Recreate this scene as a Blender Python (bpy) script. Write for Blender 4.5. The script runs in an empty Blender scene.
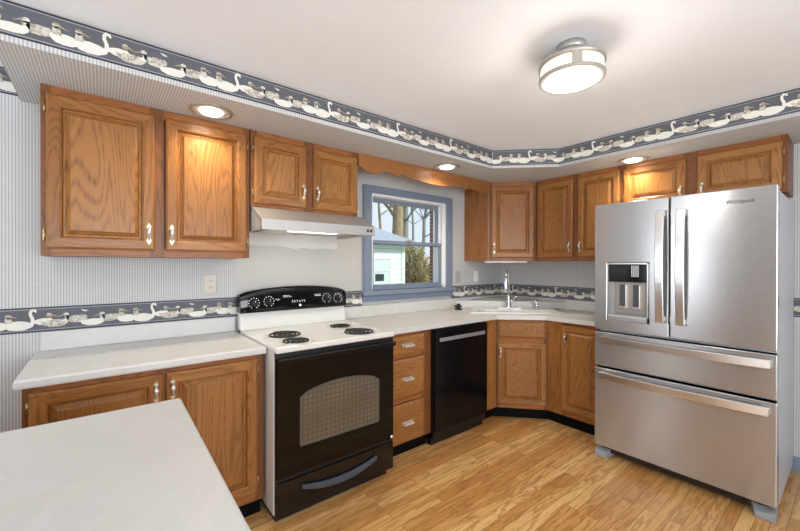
import bpy, bmesh, math, random
from mathutils import Vector, Matrix, Euler
PI = math.pi
random.seed(7)
C = bpy.context.scene.collection
S = bpy.context.scene

# ------------------------------------------------------------------ camera
cam_d = bpy.data.cameras.new('camera'); cam = bpy.data.objects.new('camera', cam_d); C.objects.link(cam)
yaw, pitch, roll = 0.8934, -0.0031, 0.0016
fw = Vector((math.cos(yaw)*math.cos(pitch), math.sin(yaw)*math.cos(pitch), math.sin(pitch)))
rt = Vector((math.sin(yaw), -math.cos(yaw), 0)); up = rt.cross(fw)
r2 = rt*math.cos(roll) + up*math.sin(roll); u2 = up*math.cos(roll) - rt*math.sin(roll)
M = Matrix((r2, u2, -fw)).transposed().to_4x4(); M.translation = Vector((-0.6837, -2.5708, 1.3506))
cam.matrix_world = M
cam_d.sensor_width = 36; cam_d.lens = 370.84/800*36; cam_d.clip_start = 0.02; cam_d.clip_end = 300
S.camera = cam

# ------------------------------------------------------------------ world, sun, added fill lights, exposure
w = bpy.data.worlds.new('sky'); S.world = w; w.use_nodes = True
nt = w.node_tree; nt.nodes.clear()
out = nt.nodes.new('ShaderNodeOutputWorld'); bg = nt.nodes.new('ShaderNodeBackground')
sky = nt.nodes.new('ShaderNodeTexSky'); sky.sky_type = 'HOSEK_WILKIE'; sky.turbidity = 6; sky.ground_albedo = .4
sky.sun_direction = Vector((.35, -.75, .7)).normalized()
mixc = nt.nodes.new('ShaderNodeMix'); mixc.data_type = 'RGBA'; mixc.inputs[0].default_value = .8
mixc.inputs[7].default_value = (.70, .82, .97, 1)
nt.links.new(sky.outputs[0], mixc.inputs[6]); nt.links.new(mixc.outputs[2], bg.inputs[0])
bg.inputs[1].default_value = 1.25
nt.links.new(bg.outputs[0], out.inputs[0])
sd = bpy.data.lights.new('sun', 'SUN'); sd.energy = 4.2; sd.angle = .03; sd.color = (1, .95, .86)
so = bpy.data.objects.new('sun', sd); C.objects.link(so)
so.rotation_euler = Vector((.35, -.75, .7)).to_track_quat('Z', 'Y').to_euler()

def area(name, loc, direction, sx, sy, energy, color=(1, 1, 1)):
    d = bpy.data.lights.new(name, 'AREA'); d.shape = 'RECTANGLE'; d.size = sx; d.size_y = sy
    d.energy = energy; d.color = color
    o = bpy.data.objects.new(name, d); C.objects.link(o); o.location = loc
    o.rotation_euler = Vector(direction).to_track_quat('-Z', 'Z').to_euler()
    return o
# fill lights added in made-up window openings out of view, imitating daylight
area('fill_west_large', (-2.72, -3.35, 1.15), (1, 0, .5), 1.5, 2.0, 56, (.89, .95, 1))
area('fill_west_small', (-2.72, -.65, 1.45), (1, 0, .3), .75, 1.1, 22, (.89, .95, 1))  # added fill, placed to put bright streaks on the refrigerator doors
area('fill_south', (-.2, -4.72, 1.35), (0, 1, .5), 2.4, 1.4, 92, (.89, .95, 1))

vs = S.view_settings
vs.view_transform = 'Standard'; vs.look = 'None'; vs.gamma = 1; vs.use_curve_mapping = False
vs.exposure = 0.1

# ------------------------------------------------------------------ materials
def srgb(r, g, b):
    f = lambda c: (c/255/12.92 if c/255 <= .04045 else ((c/255+.055)/1.055)**2.4)
    return (f(r), f(g), f(b), 1)

class NB:
    def __init__(s, name):
        s.m = bpy.data.materials.new(name); s.m.use_nodes = True; s.t = s.m.node_tree
        s.p = s.t.nodes['Principled BSDF']; s.o = s.t.nodes['Material Output']
    def n(s, typ, **k):
        x = s.t.nodes.new('ShaderNode'+typ)
        for a, b in k.items(): setattr(x, a, b)
        return x
    def l(s, a, b): s.t.links.new(a, b)
    def math(s, op, a, b=None, clamp=False):
        x = s.n('Math', operation=op); x.use_clamp = clamp
        for i, v in enumerate((a, b)):
            if v is None: continue
            if hasattr(v, 'is_output'): s.l(v, x.inputs[i])
            else: x.inputs[i].default_value = v
        return x.outputs[0]
    def mix(s, f, a, b, blend='MIX'):
        x = s.n('Mix', data_type='RGBA', blend_type=blend)
        for i, v in ((0, f), (6, a), (7, b)):
            if hasattr(v, 'is_output'): s.l(v, x.inputs[i])
            else: x.inputs[i].default_value = v
        return x.outputs[2]
    def coord(s, scale=(1, 1, 1), rnd=0):
        c = s.n('TexCoord').outputs['Object']
        if rnd:
            oi = s.n('ObjectInfo'); vm = s.n('VectorMath', operation='SCALE'); vm.inputs[0].default_value = (rnd, rnd*.7, rnd*1.3)
            s.l(oi.outputs['Random'], vm.inputs['Scale'])
            ad = s.n('VectorMath', operation='ADD'); s.l(c, ad.inputs[0]); s.l(vm.outputs[0], ad.inputs[1]); c = ad.outputs[0]
        mp = s.n('Mapping'); mp.inputs['Scale'].default_value = scale; s.l(c, mp.inputs[0])
        return mp.outputs[0]
    def noise(s, v, scale, detail=2, rough=.5, dist=0):
        x = s.n('TexNoise'); s.l(v, x.inputs['Vector']); x.inputs['Scale'].default_value = scale
        x.inputs['Detail'].default_value = detail; x.inputs['Roughness'].default_value = rough; x.inputs['Distortion'].default_value = dist
        return x.outputs[0]
    def ramp(s, f, stops):
        x = s.n('ValToRGB'); e = x.color_ramp.elements
        while len(e) < len(stops): e.new(.5)
        for i, (p, c) in enumerate(stops): e[i].position = p; e[i].color = c
        s.l(f, x.inputs[0]); return x.outputs[0]
    def bump(s, h, strength=.2, dist=.002):
        b = s.n('Bump'); b.inputs['Strength'].default_value = strength; b.inputs['Distance'].default_value = dist
        s.l(h, b.inputs['Height']); s.l(b.outputs[0], s.p.inputs['Normal'])
    def set(s, **k):
        for a, v in k.items():
            i = s.p.inputs[a.replace('_', ' ')]
            if hasattr(v, 'is_output'): s.l(v, i)
            else: i.default_value = v
        return s

def plain(name, col, rough=.5, metal=0, vary=.04, **k):
    b = NB(name); v = b.noise(b.coord(), 9, 3)
    d = tuple(c*(1-vary*2) for c in col[:3])+(1,)
    b.set(Base_Color=b.mix(v, d, tuple(min(1, c*(1+vary)) for c in col[:3])+(1,)), Roughness=rough, Metallic=metal, **k)
    return b.m

def emit(name, col, strength):
    b = NB(name); b.set(Base_Color=col, Emission_Color=col, Emission_Strength=strength, Roughness=.4); return b.m

def oak(name, light, mid, dark, axis, rough=.33):
    """honey oak: cathedral rings and open pores, grain along the given axis"""
    b = NB(name)
    sc = {'x': (.13, 1, 1), 'z': (1, 1, .13)}[axis]; sp = {'x': (.035, 1, 1), 'z': (1, 1, .035)}[axis]
    v = b.coord(sc, 17)
    n1 = b.noise(v, 5.0, 2, .45, .5)
    ring = b.math('SINE', b.math('MULTIPLY', n1, 210))
    ring = b.math('ADD', b.math('MULTIPLY', ring, .5), .5)
    ring = b.math('POWER', ring, 2.4)
    pores = b.noise(b.coord(sp, 17), 430, 2, .6)
    big = b.noise(v, 3.2, 2)
    base = b.mix(b.math('MULTIPLY', b.math('SUBTRACT', big, .3), 2.4, True), mid, light)
    pf = b.math('MULTIPLY', b.math('SUBTRACT', pores, .42), 4.5, True)
    f = b.math('MULTIPLY', b.math('ADD', b.math('MULTIPLY', ring, .62), .12), b.math('ADD', b.math('MULTIPLY', pf, .75), .25), True)
    col = b.mix(f, base, dark)
    b.set(Base_Color=col, Roughness=rough, Coat_Weight=.06, Coat_Roughness=.15, Specular_IOR_Level=.3)
    b.bump(pores, .12, .001)
    return b.m

DL, DM, DD = srgb(172, 119, 65), srgb(145, 93, 46), srgb(72, 41, 17)
OAKZ = oak('oak_vertical', DL, DM, DD, 'z'); OAKX = oak('oak_horizontal', DL, DM, DD, 'x')
FL, FM, FD = srgb(134, 84, 47), srgb(114, 67, 36), srgb(68, 38, 19)
FRZ = oak('oak_frame_vertical', FL, FM, FD, 'z', .4); FRX = oak('oak_frame_horizontal', srgb(170, 110, 60), srgb(148, 88, 44), FD, 'x', .4)

SIDE = oak('oak_side', srgb(170, 116, 72), srgb(146, 94, 54), srgb(92, 54, 28), 'z', .3); VAL = oak('oak_valance', srgb(172, 118, 70), srgb(150, 98, 54), srgb(96, 58, 30), 'x', .35)
def wallpaper(name, ua, va):
    """grey woven-stripe wallpaper: fine lines along two object axes"""
    b = NB(name); c = b.n('TexCoord').outputs['Object']; sp = b.n('SeparateXYZ'); b.l(c, sp.inputs[0])
    def stripe(ax, per, p):
        s_ = b.math('SINE', b.math('MULTIPLY', sp.outputs[ax], 2*PI/per))
        return b.math('POWER', b.math('ADD', b.math('MULTIPLY', s_, .5), .5), p)
    su = stripe(ua, .0115, 2.0); sv = stripe(va, .0115, 2.0)
    n = b.noise(b.coord(), 160, 2)
    f = b.math('ADD', b.math('MULTIPLY', su, .62), b.math('MULTIPLY', sv, .22))
    f = b.math('ADD', f, b.math('MULTIPLY', b.math('SUBTRACT', n, .5), .3), True)
    b.set(Base_Color=b.mix(f, srgb(214, 214, 213), srgb(134, 135, 139)), Roughness=.7)
    return b.m
WPX = wallpaper('wallpaper_along_x', 0, 2); WPY = wallpaper('wallpaper_along_y', 1, 2); WPU = wallpaper('wallpaper_soffit', 0, 1)

b = NB('ceiling_paint'); n = b.noise(b.coord((1, 1.8, 1)), 2.2, 5, .6, .6)
b.set(Base_Color=b.mix(n, srgb(234, 237, 242), srgb(242, 245, 250)), Roughness=.75); b.bump(b.noise(b.coord(), 5, 6, .65, 1.0), .25, .01); CEIL = b.m
PAINT = plain('painted_wall', srgb(132, 127, 122), .7)

b = NB('oak_strip_floor')
mp = b.coord(); br = b.n('TexBrick'); b.l(mp, br.inputs['Vector'])
br.offset = .37; br.offset_frequency = 2; br.squash = 1
for k, vv in (('Scale', 1), ('Mortar Size', .0011), ('Mortar Smooth', .2), ('Bias', 0), ('Brick Width', .83), ('Row Height', .057)): br.inputs[k].default_value = vv
br.inputs['Color1'].default_value = (0, 0, 0, 1); br.inputs['Color2'].default_value = (1, 1, 1, 1); br.inputs['Mortar'].default_value = (.5, .5, .5, 1)
sep = b.n('SeparateXYZ'); b.l(mp, sep.inputs[0])
cmb = b.n('CombineXYZ'); b.l(b.math('MULTIPLY', sep.outputs[0], .11), cmb.inputs[0]); b.l(sep.outputs[1], cmb.inputs[1])
tog = b.n('SeparateColor'); b.l(br.outputs['Color'], tog.inputs[0]); b.l(b.math('MULTIPLY', tog.outputs[0], 13), cmb.inputs[2])
g1 = b.noise(cmb.outputs[0], 11, 4, .55, .5)
ring = b.math('POWER', b.math('ADD', b.math('MULTIPLY', b.math('SINE', b.math('MULTIPLY', g1, 46)), .5), .5), 3)
base = b.ramp(tog.outputs[0], [(0, srgb(196, 140, 80)), (.35, srgb(214, 164, 100)), (.7, srgb(222, 174, 110)), (1, srgb(234, 192, 130))])
col = b.mix(b.math('MULTIPLY', ring, .6), base, srgb(158, 104, 52))
fine = b.noise(cmb.outputs[0], 120, 2)
col = b.mix(b.math('MULTIPLY', b.math('SUBTRACT', fine, .45), 1.3, True), col, srgb(164, 112, 58))
col = b.mix(br.outputs['Fac'], col, srgb(84, 52, 24))
b.set(Base_Color=col, Roughness=.3, Coat_Weight=.2, Coat_Roughness=.2); FLOOR = b.m

def laminate(name, c1, c2, c3, bumpy):
    b = NB(name); n1 = b.noise(b.coord(), 4, 6, .65, 1.2); n2 = b.noise(b.coord(), 2.2, 4, .6, .4)
    vein = b.math('ABSOLUTE', b.math('SUBTRACT', n1, .5)); vein = b.math('SUBTRACT', 1, b.math('MULTIPLY', vein, 22), True)
    col = b.mix(b.math('MULTIPLY', vein, .28), c1, c2)
    col = b.mix(b.math('MULTIPLY', b.math('SUBTRACT', n2, .56), 3.2, True), col, c3)
    b.set(Base_Color=col, Roughness=.38)
    if bumpy: b.bump(b.noise(b.coord(), 26, 5, .7, 1.6), .35, .002)
    return b.m
LAM = laminate('white_laminate', srgb(208, 207, 204), srgb(194, 192, 189), srgb(203, 199, 192), False)
ISL = laminate('marbled_worktop', srgb(199, 199, 196), srgb(186, 185, 182), srgb(192, 181, 163), True)

def steel(name, col, rough, aniso, tang):
    b = NB(name); v = b.coord(); n = b.noise(v, 3, 2)
    b.set(Base_Color=b.mix(n, tuple(c*.95 for c in col[:3])+(1,), col), Metallic=1, Roughness=rough, Anisotropic=aniso)
    c = b.n('CombineXYZ'); 
    for i in range(3): c.inputs[i].default_value = tang[i]
    b.l(c.outputs[0], b.p.inputs['Tangent']); b.p.inputs['Metallic'].default_value = .82
    return b.m
STEEL = steel('brushed_steel', srgb(189, 189, 190), .25, .8, (0, 0, 1))
STEELH = plain('hood_steel', srgb(190, 188, 186), .45, .55, .02)
BARST = plain('handle_steel', srgb(220, 218, 215), .28, 1, .02)
CHROME = plain('chrome', srgb(226, 228, 232), .12, 1, .01)
NICKEL = plain('satin_nickel', srgb(224, 220, 213), .3, .7, .02)
BRASS = plain('antique_brass', srgb(166, 146, 112), .3, 1, .1)
FIXT = plain('fixture_nickel', srgb(176, 172, 165), .4, .6, .02)
WHITE = plain('white_enamel', srgb(222, 220, 215), .22, 0, .01)
WPLAS = plain('white_plastic', srgb(240, 240, 236), .4, 0, .01)
BEIGE = plain('beige_plastic', srgb(206, 199, 186), .45, 0, .01)
WPAINT = plain('white_paint', srgb(240, 240, 240), .45, 0, .01)
BLUE = plain('blue_grey_paint', srgb(126, 138, 157), .42, 0, .03)
BLACK = plain('black_plastic', srgb(18, 18, 20), .4, 0, .05)
BGLOSS = plain('black_gloss', srgb(13, 13, 15), .08, 0, .02)
DWM = plain('black_dishwasher_front', srgb(12, 12, 14), .14, 0, .02, IOR=1.3)
BGLASS = plain('black_glass', srgb(14, 12, 11), .05, 0, .02, IOR=1.36)
TOE = plain('black_toe_kick', srgb(12, 11, 11), .7, 0, .05, IOR=1.2)
COIL = plain('coil_element', srgb(46, 44, 44), .5, .3, .08)
PAN = plain('drip_pan', srgb(222, 220, 216), .4, .15, .02)
GREYH = plain('slate_handle', srgb(70, 78, 91), .35, 0, .02)
FRSIDE = plain('fridge_side', srgb(190, 194, 200), .4, .1, .02); FOOT = plain('grey_foot', srgb(150, 154, 160), .4, .1, .02)
DGREY = plain('dark_grey_plastic', srgb(70, 72, 76), .35, 0, .04)
CAVITY = plain('grey_recess', srgb(140, 137, 134), .4, .5, .02)
PATCHM = plain('bare_plaster', srgb(218, 216, 212), .7, 0, .02)
PANELM = plain('backsplash_sheet', srgb(192, 190, 185), .4, 0, .03)
b = NB('oven_window'); ck = b.n('TexChecker'); mp = b.n('Mapping'); mp.inputs['Rotation'].default_value = (0, PI/4, 0)
b.l(b.n('TexCoord').outputs['Object'], mp.inputs[0]); b.l(mp.outputs[0], ck.inputs['Vector']); ck.inputs['Scale'].default_value = 52
ck.inputs['Color1'].default_value = srgb(116, 106, 92); ck.inputs['Color2'].default_value = srgb(92, 84, 72)
b.set(Base_Color=b.mix(b.noise(b.coord(), 5, 2), ck.outputs[0], srgb(84, 74, 62)), Roughness=.08); OVWIN = b.m
b = NB('window_glass'); tr = b.n('BsdfTransparent'); gl = b.n('BsdfGlossy'); gl.inputs['Roughness'].default_value = .02
fr = b.n('Fresnel'); fr.inputs[0].default_value = 1.25; ms = b.n('MixShader')
b.l(fr.outputs[0], ms.inputs[0]); b.l(tr.outputs[0], ms.inputs[1]); b.l(gl.outputs[0], ms.inputs[2]); b.l(ms.outputs[0], b.o.inputs[0]); GLASS = b.m
b = NB('duck_border_ground'); b.set(Base_Color=b.mix(b.noise(b.coord(), 40, 3), srgb(84, 86, 94), srgb(98, 100, 107)), Roughness=.6); NAVY = b.m
CREAM = plain('print_cream', srgb(232, 229, 220), .6, 0, .04)
b = NB('print_mottled'); b.set(Base_Color=b.ramp(b.noise(b.coord(), 90, 4, .7), [(.35, srgb(140, 128, 112)), (.5, srgb(196, 190, 178)), (.65, srgb(222, 218, 208))]), Roughness=.6); MOTT = b.m
TAN = plain('print_tan', srgb(168, 152, 130), .6, 0, .1)
PLINE = plain('print_pale_line', srgb(176, 180, 190), .6, 0, .02); PDARK = plain('print_dark_line', srgb(44, 46, 56), .6, 0, .02)
LAMPW = emit('lamp_diffuser', (1, .92, .76, 1), .62)
CANW = emit('recessed_bulb', (1, .96, .9, 1), 9)
HOODW = emit('hood_lens', (1, .95, .86, 1), 2.5)
# outdoors
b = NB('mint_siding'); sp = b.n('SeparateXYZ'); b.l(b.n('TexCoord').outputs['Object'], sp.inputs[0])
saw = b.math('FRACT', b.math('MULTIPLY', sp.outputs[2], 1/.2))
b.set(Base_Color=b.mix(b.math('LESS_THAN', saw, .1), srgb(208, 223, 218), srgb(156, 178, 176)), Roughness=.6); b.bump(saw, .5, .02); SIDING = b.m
GDOOR = plain('mint_door', srgb(192, 212, 209), .5); GTRIM = plain('mint_trim', srgb(214, 234, 226), .5)
SHING = plain('shingle', srgb(150, 160, 172), .8, 0, .2); DARKW = plain('dark_pane', srgb(44, 48, 54), .2)
b = NB('bark'); n = b.noise(b.coord((1, 1, .3)), 3.2, 6, .75); b.set(Base_Color=b.ramp(n, [(.3, srgb(98, 86, 68)), (.55, srgb(150, 136, 112)), (.75, srgb(150, 150, 104))]), Roughness=.9); BARK = b.m
b = NB('grey_bark'); n = b.noise(b.coord((1, 1, .25)), 14, 4, .7); b.set(Base_Color=b.ramp(n, [(.3, srgb(104, 108, 106)), (.7, srgb(150, 156, 150))]), Roughness=.9); GBARK = b.m
def leafm(name, c1, c2):
    b = NB(name); b.set(Base_Color=b.mix(b.noise(b.coord(), 4, 3, .7), c1, c2), Roughness=.7); return b.m
LEAF1 = leafm('olive_leaves', srgb(104, 112, 56), srgb(176, 172, 96)); LEAF2 = leafm('tan_leaves', srgb(140, 126, 84), srgb(196, 184, 138)); LEAF3 = leafm('moss_leaves', srgb(126, 128, 74), srgb(188, 182, 128))
GRASS = leafm('lawn', srgb(104, 112, 66), srgb(150, 150, 96))
b = NB('red_brick'); br = b.n('TexBrick'); b.l(b.coord((1, 1, 1)), br.inputs[0]); br.inputs['Scale'].default_value = 1
mpb = b.n('Mapping'); mpb.inputs['Rotation'].default_value = (PI/2, 0, 0); b.l(b.n('TexCoord').outputs['Object'], mpb.inputs[0]); b.l(mpb.outputs[0], br.inputs[0])
for k, vv in (('Mortar Size', .008), ('Brick Width', .21), ('Row Height', .075)): br.inputs[k].default_value = vv
br.inputs['Color1'].default_value = srgb(128, 72, 58); br.inputs['Color2'].default_value = srgb(98, 54, 44); br.inputs['Mortar'].default_value = srgb(172, 160, 150)
b.set(Base_Color=br.outputs[0], Roughness=.85); BRICK = b.m

# ------------------------------------------------------------------ mesh helpers
def box(bm, x0, x1, y0, y1, z0, z1, mi=0):
    vs_ = [bm.verts.new((x, y, z)) for z in (z0, z1) for y in (y0, y1) for x in (x0, x1)]
    for f in ((0, 2, 3, 1), (4, 5, 7, 6), (0, 1, 5, 4), (2, 6, 7, 3), (0, 4, 6, 2), (1, 3, 7, 5)):
        fc = bm.faces.new([vs_[i] for i in f]); fc.material_index = mi
def prism(bm, poly, z0, z1, axis='z', mi=0):
    """polygon extruded along an axis; poly in the two other coordinates"""
    def P(a, b_, c):
        return {'z': (a, b_, c), 'x': (c, a, b_), 'y': (a, c, b_)}[axis]
    lo = [bm.verts.new(P(a, b_, z0)) for a, b_ in poly]; hi = [bm.verts.new(P(a, b_, z1)) for a, b_ in poly]
    fs = [bm.faces.new(lo), bm.faces.new(hi)]
    n_ = len(poly)
    for i in range(n_): fs.append(bm.faces.new((lo[i], lo[(i+1) % n_], hi[(i+1) % n_], hi[i])))
    for f in fs: f.material_index = mi
    bmesh.ops.recalc_face_normals(bm, faces=fs)
def lathe(bm, prof, c=(0, 0, 0), n_=32, mi=0, axis='z'):
    rings = []
    for r, z in prof:
        ring = []
        for k in range(n_):
            a = 2*PI*k/n_; p = (r*math.cos(a), r*math.sin(a), z)
            if axis == 'y': p = (p[0], p[2], p[1])
            if axis == 'x': p = (p[2], p[0], p[1])
            ring.append(bm.verts.new((c[0]+p[0], c[1]+p[1], c[2]+p[2])))
        rings.append(ring)
    fs = []
    for A, B in zip(rings, rings[1:]):
        for k in range(n_): fs.append(bm.faces.new((A[k], A[(k+1) % n_], B[(k+1) % n_], B[k])))
    fs.append(bm.faces.new(rings[0])); fs.append(bm.faces.new(rings[-1]))
    for f in fs: f.material_index = mi; f.smooth = True
    fs[-1].smooth = fs[-2].smooth = False
    bmesh.ops.recalc_face_normals(bm, faces=fs)
def tube(bm, pts, r, n_=10, mi=0, flat=1.0):
    pts = [Vector(p) for p in pts]; rr = r if isinstance(r, (list, tuple)) else [r]*len(pts)
    T = (pts[1]-pts[0]).normalized(); N = T.orthogonal().normalized(); rings = []
    for i, p in enumerate(pts):
        t = (pts[min(i+1, len(pts)-1)]-pts[max(i-1, 0)]).normalized()
        N = (N-t*N.dot(t)).normalized(); B = t.cross(N)
        rings.append([bm.verts.new(p+(N*math.cos(2*PI*k/n_)+B*math.sin(2*PI*k/n_)*flat)*rr[i]) for k in range(n_)])
    fs = []
    for A, B in zip(rings, rings[1:]):
        for k in range(n_): fs.append(bm.faces.new((A[k], A[(k+1) % n_], B[(k+1) % n_], B[k])))
    fs.append(bm.faces.new(rings[0])); fs.append(bm.faces.new(rings[-1]))
    for f in fs: f.smooth = True; f.material_index = mi
    bmesh.ops.recalc_face_normals(bm, faces=fs)
def loops(bm, x0, x1, z0, z1, prof, close=True, back=True, mh=None):
    """concentric rectangles (inset, y) facing -y: raised panels, drawer fronts; mh = material slot of the top and bottom runs"""
    rings = []
    for ins, y in prof:
        rings.append([bm.verts.new(p) for p in ((x0+ins, y, z0+ins), (x1-ins, y, z0+ins), (x1-ins, y, z1-ins), (x0+ins, y, z1-ins))])
    fs = []
    for A, B in zip(rings, rings[1:]):
        for k in range(4):
            f = bm.faces.new((A[k], A[(k+1) % 4], B[(k+1) % 4], B[k])); fs.append(f)
            if mh is not None and k in (0, 2): f.material_index = mh
    if close: fs.append(bm.faces.new(rings[-1]))
    if back: fs.append(bm.faces.new(rings[0][::-1]))
    bmesh.ops.recalc_face_normals(bm, faces=fs)
def fin(name, bm, mats, parent=None, bevel=0, smooth=False):
    me = bpy.data.meshes.new(name); bm.to_mesh(me); bm.free()
    o = bpy.data.objects.new(name, me); C.objects.link(o)
    for m in (mats if isinstance(mats, (list, tuple)) else [mats]): me.materials.append(m)
    if parent: o.parent = parent
    if bevel:
        md = o.modifiers.new('bevel', 'BEVEL'); md.width = bevel; md.segments = 2; md.limit_method = 'ANGLE'; md.angle_limit = .7
    return o
def nb(): return bmesh.new()
def bx(name, mats, parent, *dims, bevel=0):
    bm = nb(); box(bm, *dims); return fin(name, bm, mats, parent, bevel)
def thing(name, label, cat, loc=(0, 0, 0), rz=0, group=None):
    o = bpy.data.objects.new(name, None); C.objects.link(o); o.location = loc; o.rotation_euler = (0, 0, rz)
    o['label'] = label; o['category'] = cat; o.empty_display_size = .1
    if group: o['group'] = group
    return o
def tag(o, label, cat, group=None):
    o['label'] = label; o['category'] = cat
    if group: o['group'] = group
    return o
def struct(o, label=None, cat=None):
    o['kind'] = 'structure'
    if label: o['label'] = label
    if cat: o['category'] = cat
    return o
def text(name, body, size, mat, parent, loc, rot, extrude=.0006, spacing=1.0, bold=0):
    cu = bpy.data.curves.new(name, 'FONT'); cu.body = body; cu.size = size; cu.extrude = extrude; cu.align_x = 'CENTER'; cu.align_y = 'CENTER'
    cu.space_character = spacing; cu.offset = bold
    t = bpy.data.objects.new(name, cu); C.objects.link(t)
    me = bpy.data.meshes.new_from_object(t.evaluated_get(bpy.context.evaluated_depsgraph_get()))
    C.objects.unlink(t); bpy.data.objects.remove(t)
    o = bpy.data.objects.new(name, me); C.objects.link(o); me.materials.clear(); me.materials.append(mat)
    o.parent = parent; o.location = loc; o.rotation_euler = rot
    return o

# ------------------------------------------------------------------ room shell
L = 2.862; H = 2.29; XW = -2.6; YS = -4.6; T = .14
bm = nb(); box(bm, XW-T, L+T, YS-T, T, -.12, 0); struct(fin('floor', bm, FLOOR), 'golden oak strip floor', 'floor')
bm = nb(); box(bm, XW-T, L+T, YS-T, T, H, H+.12); struct(fin('ceiling', bm, CEIL), 'white plaster ceiling', 'ceiling')
WX0, WX1, WZ0, WZ1 = 1.068, 1.962, 1.125, 1.948          # kitchen window opening
def wall_hole(name, mat, a0, a1, b0, b1, holes, axis, label):
    """wall slab between a0..a1 with rectangular openings (h0, h1, z0, z1)"""
    bm = nb()
    def bb(u0, u1, z0, z1):
        if axis == 'x': box(bm, u0, u1, b0, b1, z0, z1)
        else: box(bm, b0, b1, u0, u1, z0, z1)
    u = a0
    for h0, h1, z0, z1 in sorted(holes):
        bb(u, h0, 0, H)
        if z0 > 0: bb(h0, h1, 0, z0)
        bb(h0, h1, z1, H); u = h1
    bb(u, a1, 0, H)
    return struct(fin(name, bm, mat), label, 'wall')
wall_hole('wall_north', WPX, XW-T, L+T, 0, T, [(WX0, WX1, WZ0, WZ1)], 'x', 'wallpapered wall behind the range and window')
wall_hole('wall_east', WPY, YS-T, 0, L, L+T, [], 'y', 'wallpapered wall behind the refrigerator')
wall_hole('wall_west', PAINT, YS-T, 0, XW-T, XW, [(-4.12, -2.58, .12, 2.14), (-1.05, -.25, .9, 2.0)], 'y', 'painted wall left of the camera')
wall_hole('wall_south', PAINT, XW, L, YS-T, YS, [(-1.4, 1.0, .65, 2.05)], 'x', 'painted wall behind the camera')
def added_window(name, axis, h0, h1, z0, z1, pos, n_):  # unseen window frames, made up to carry the fill lights
    bm = nb()
    def bb(u0, u1, z_0, z_1):
        if axis == 'x': box(bm, u0, u1, pos-.02, pos+.02, z_0, z_1)
        else: box(bm, pos-.02, pos+.02, u0, u1, z_0, z_1)
    for k in range(n_+1):
        u = h0+(h1-h0)*k/n_; bb(max(h0, u-.025), min(h1, u+.025), z0, z1)
    bb(h0, h1, z0, z0+.05); bb(h0, h1, z1-.05, z1)
    struct(fin(name, bm, WPAINT), 'unseen white window frame added in front of a fill light', 'window')
added_window('added_window_2', 'y', -4.12, -2.58, .12, 2.14, XW-.05, 2)
added_window('added_window_3', 'y', -1.05, -.25, .9, 2.0, XW-.05, 1)
added_window('added_window_4', 'x', -1.4, 1.0, .65, 2.05, YS-.05, 3)

# soffit above the cabinets
SZ = 2.143; SD = .661
spoly = [(-.99, -.0005), (-.99, -SD), (L-1.036, -SD), (L-SD, -1.036), (L-SD, YS+.001), (L-.0005, YS+.001), (L-.0005, -.0005)]
bm = nb(); prism(bm, spoly, SZ, H-.0005)
struct(fin('ceiling_soffit', bm, WPU), 'wallpapered soffit above the cabinets', 'soffit')

# duck-print wallpaper borders
def ell(cu, cv, ru, rv, n_=14, rot=0):
    return [(cu+ru*math.cos(2*PI*k/n_)*math.cos(rot)-rv*math.sin(2*PI*k/n_)*math.sin(rot), cv+ru*math.cos(2*PI*k/n_)*math.sin(rot)+rv*math.sin(2*PI*k/n_)*math.cos(rot)) for k in range(n_)]
def body(cu, cv, ru, rv, flip=1):
    """floating decoy body: flat keel, rounded breast, lifted tail"""
    pts = [(-1.08, .55), (-.8, .35), (-.45, .62), (0, .78), (.45, .72), (.8, .75), (1, .35), (.98, -.2), (.7, -.8), (.2, -1), (-.4, -.95), (-.85, -.5)]
    q = [(cu+a*ru*flip, cv+b_*rv) for a, b_ in pts]
    return q
def ribbon(pts, wd):
    Lp, Rp = [], []
    for i, p in enumerate(pts):
        a = Vector(pts[max(i-1, 0)]); c = Vector(pts[min(i+1, len(pts)-1)]); d = (c-a).normalized(); nrm = Vector((-d.y, d.x))
        ww = wd[i] if isinstance(wd, list) else wd
        Lp.append(tuple(Vector(p)+nrm*ww)); Rp.append(tuple(Vector(p)-nrm*ww))
    return Lp+Rp[::-1]
BH = .124
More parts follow.
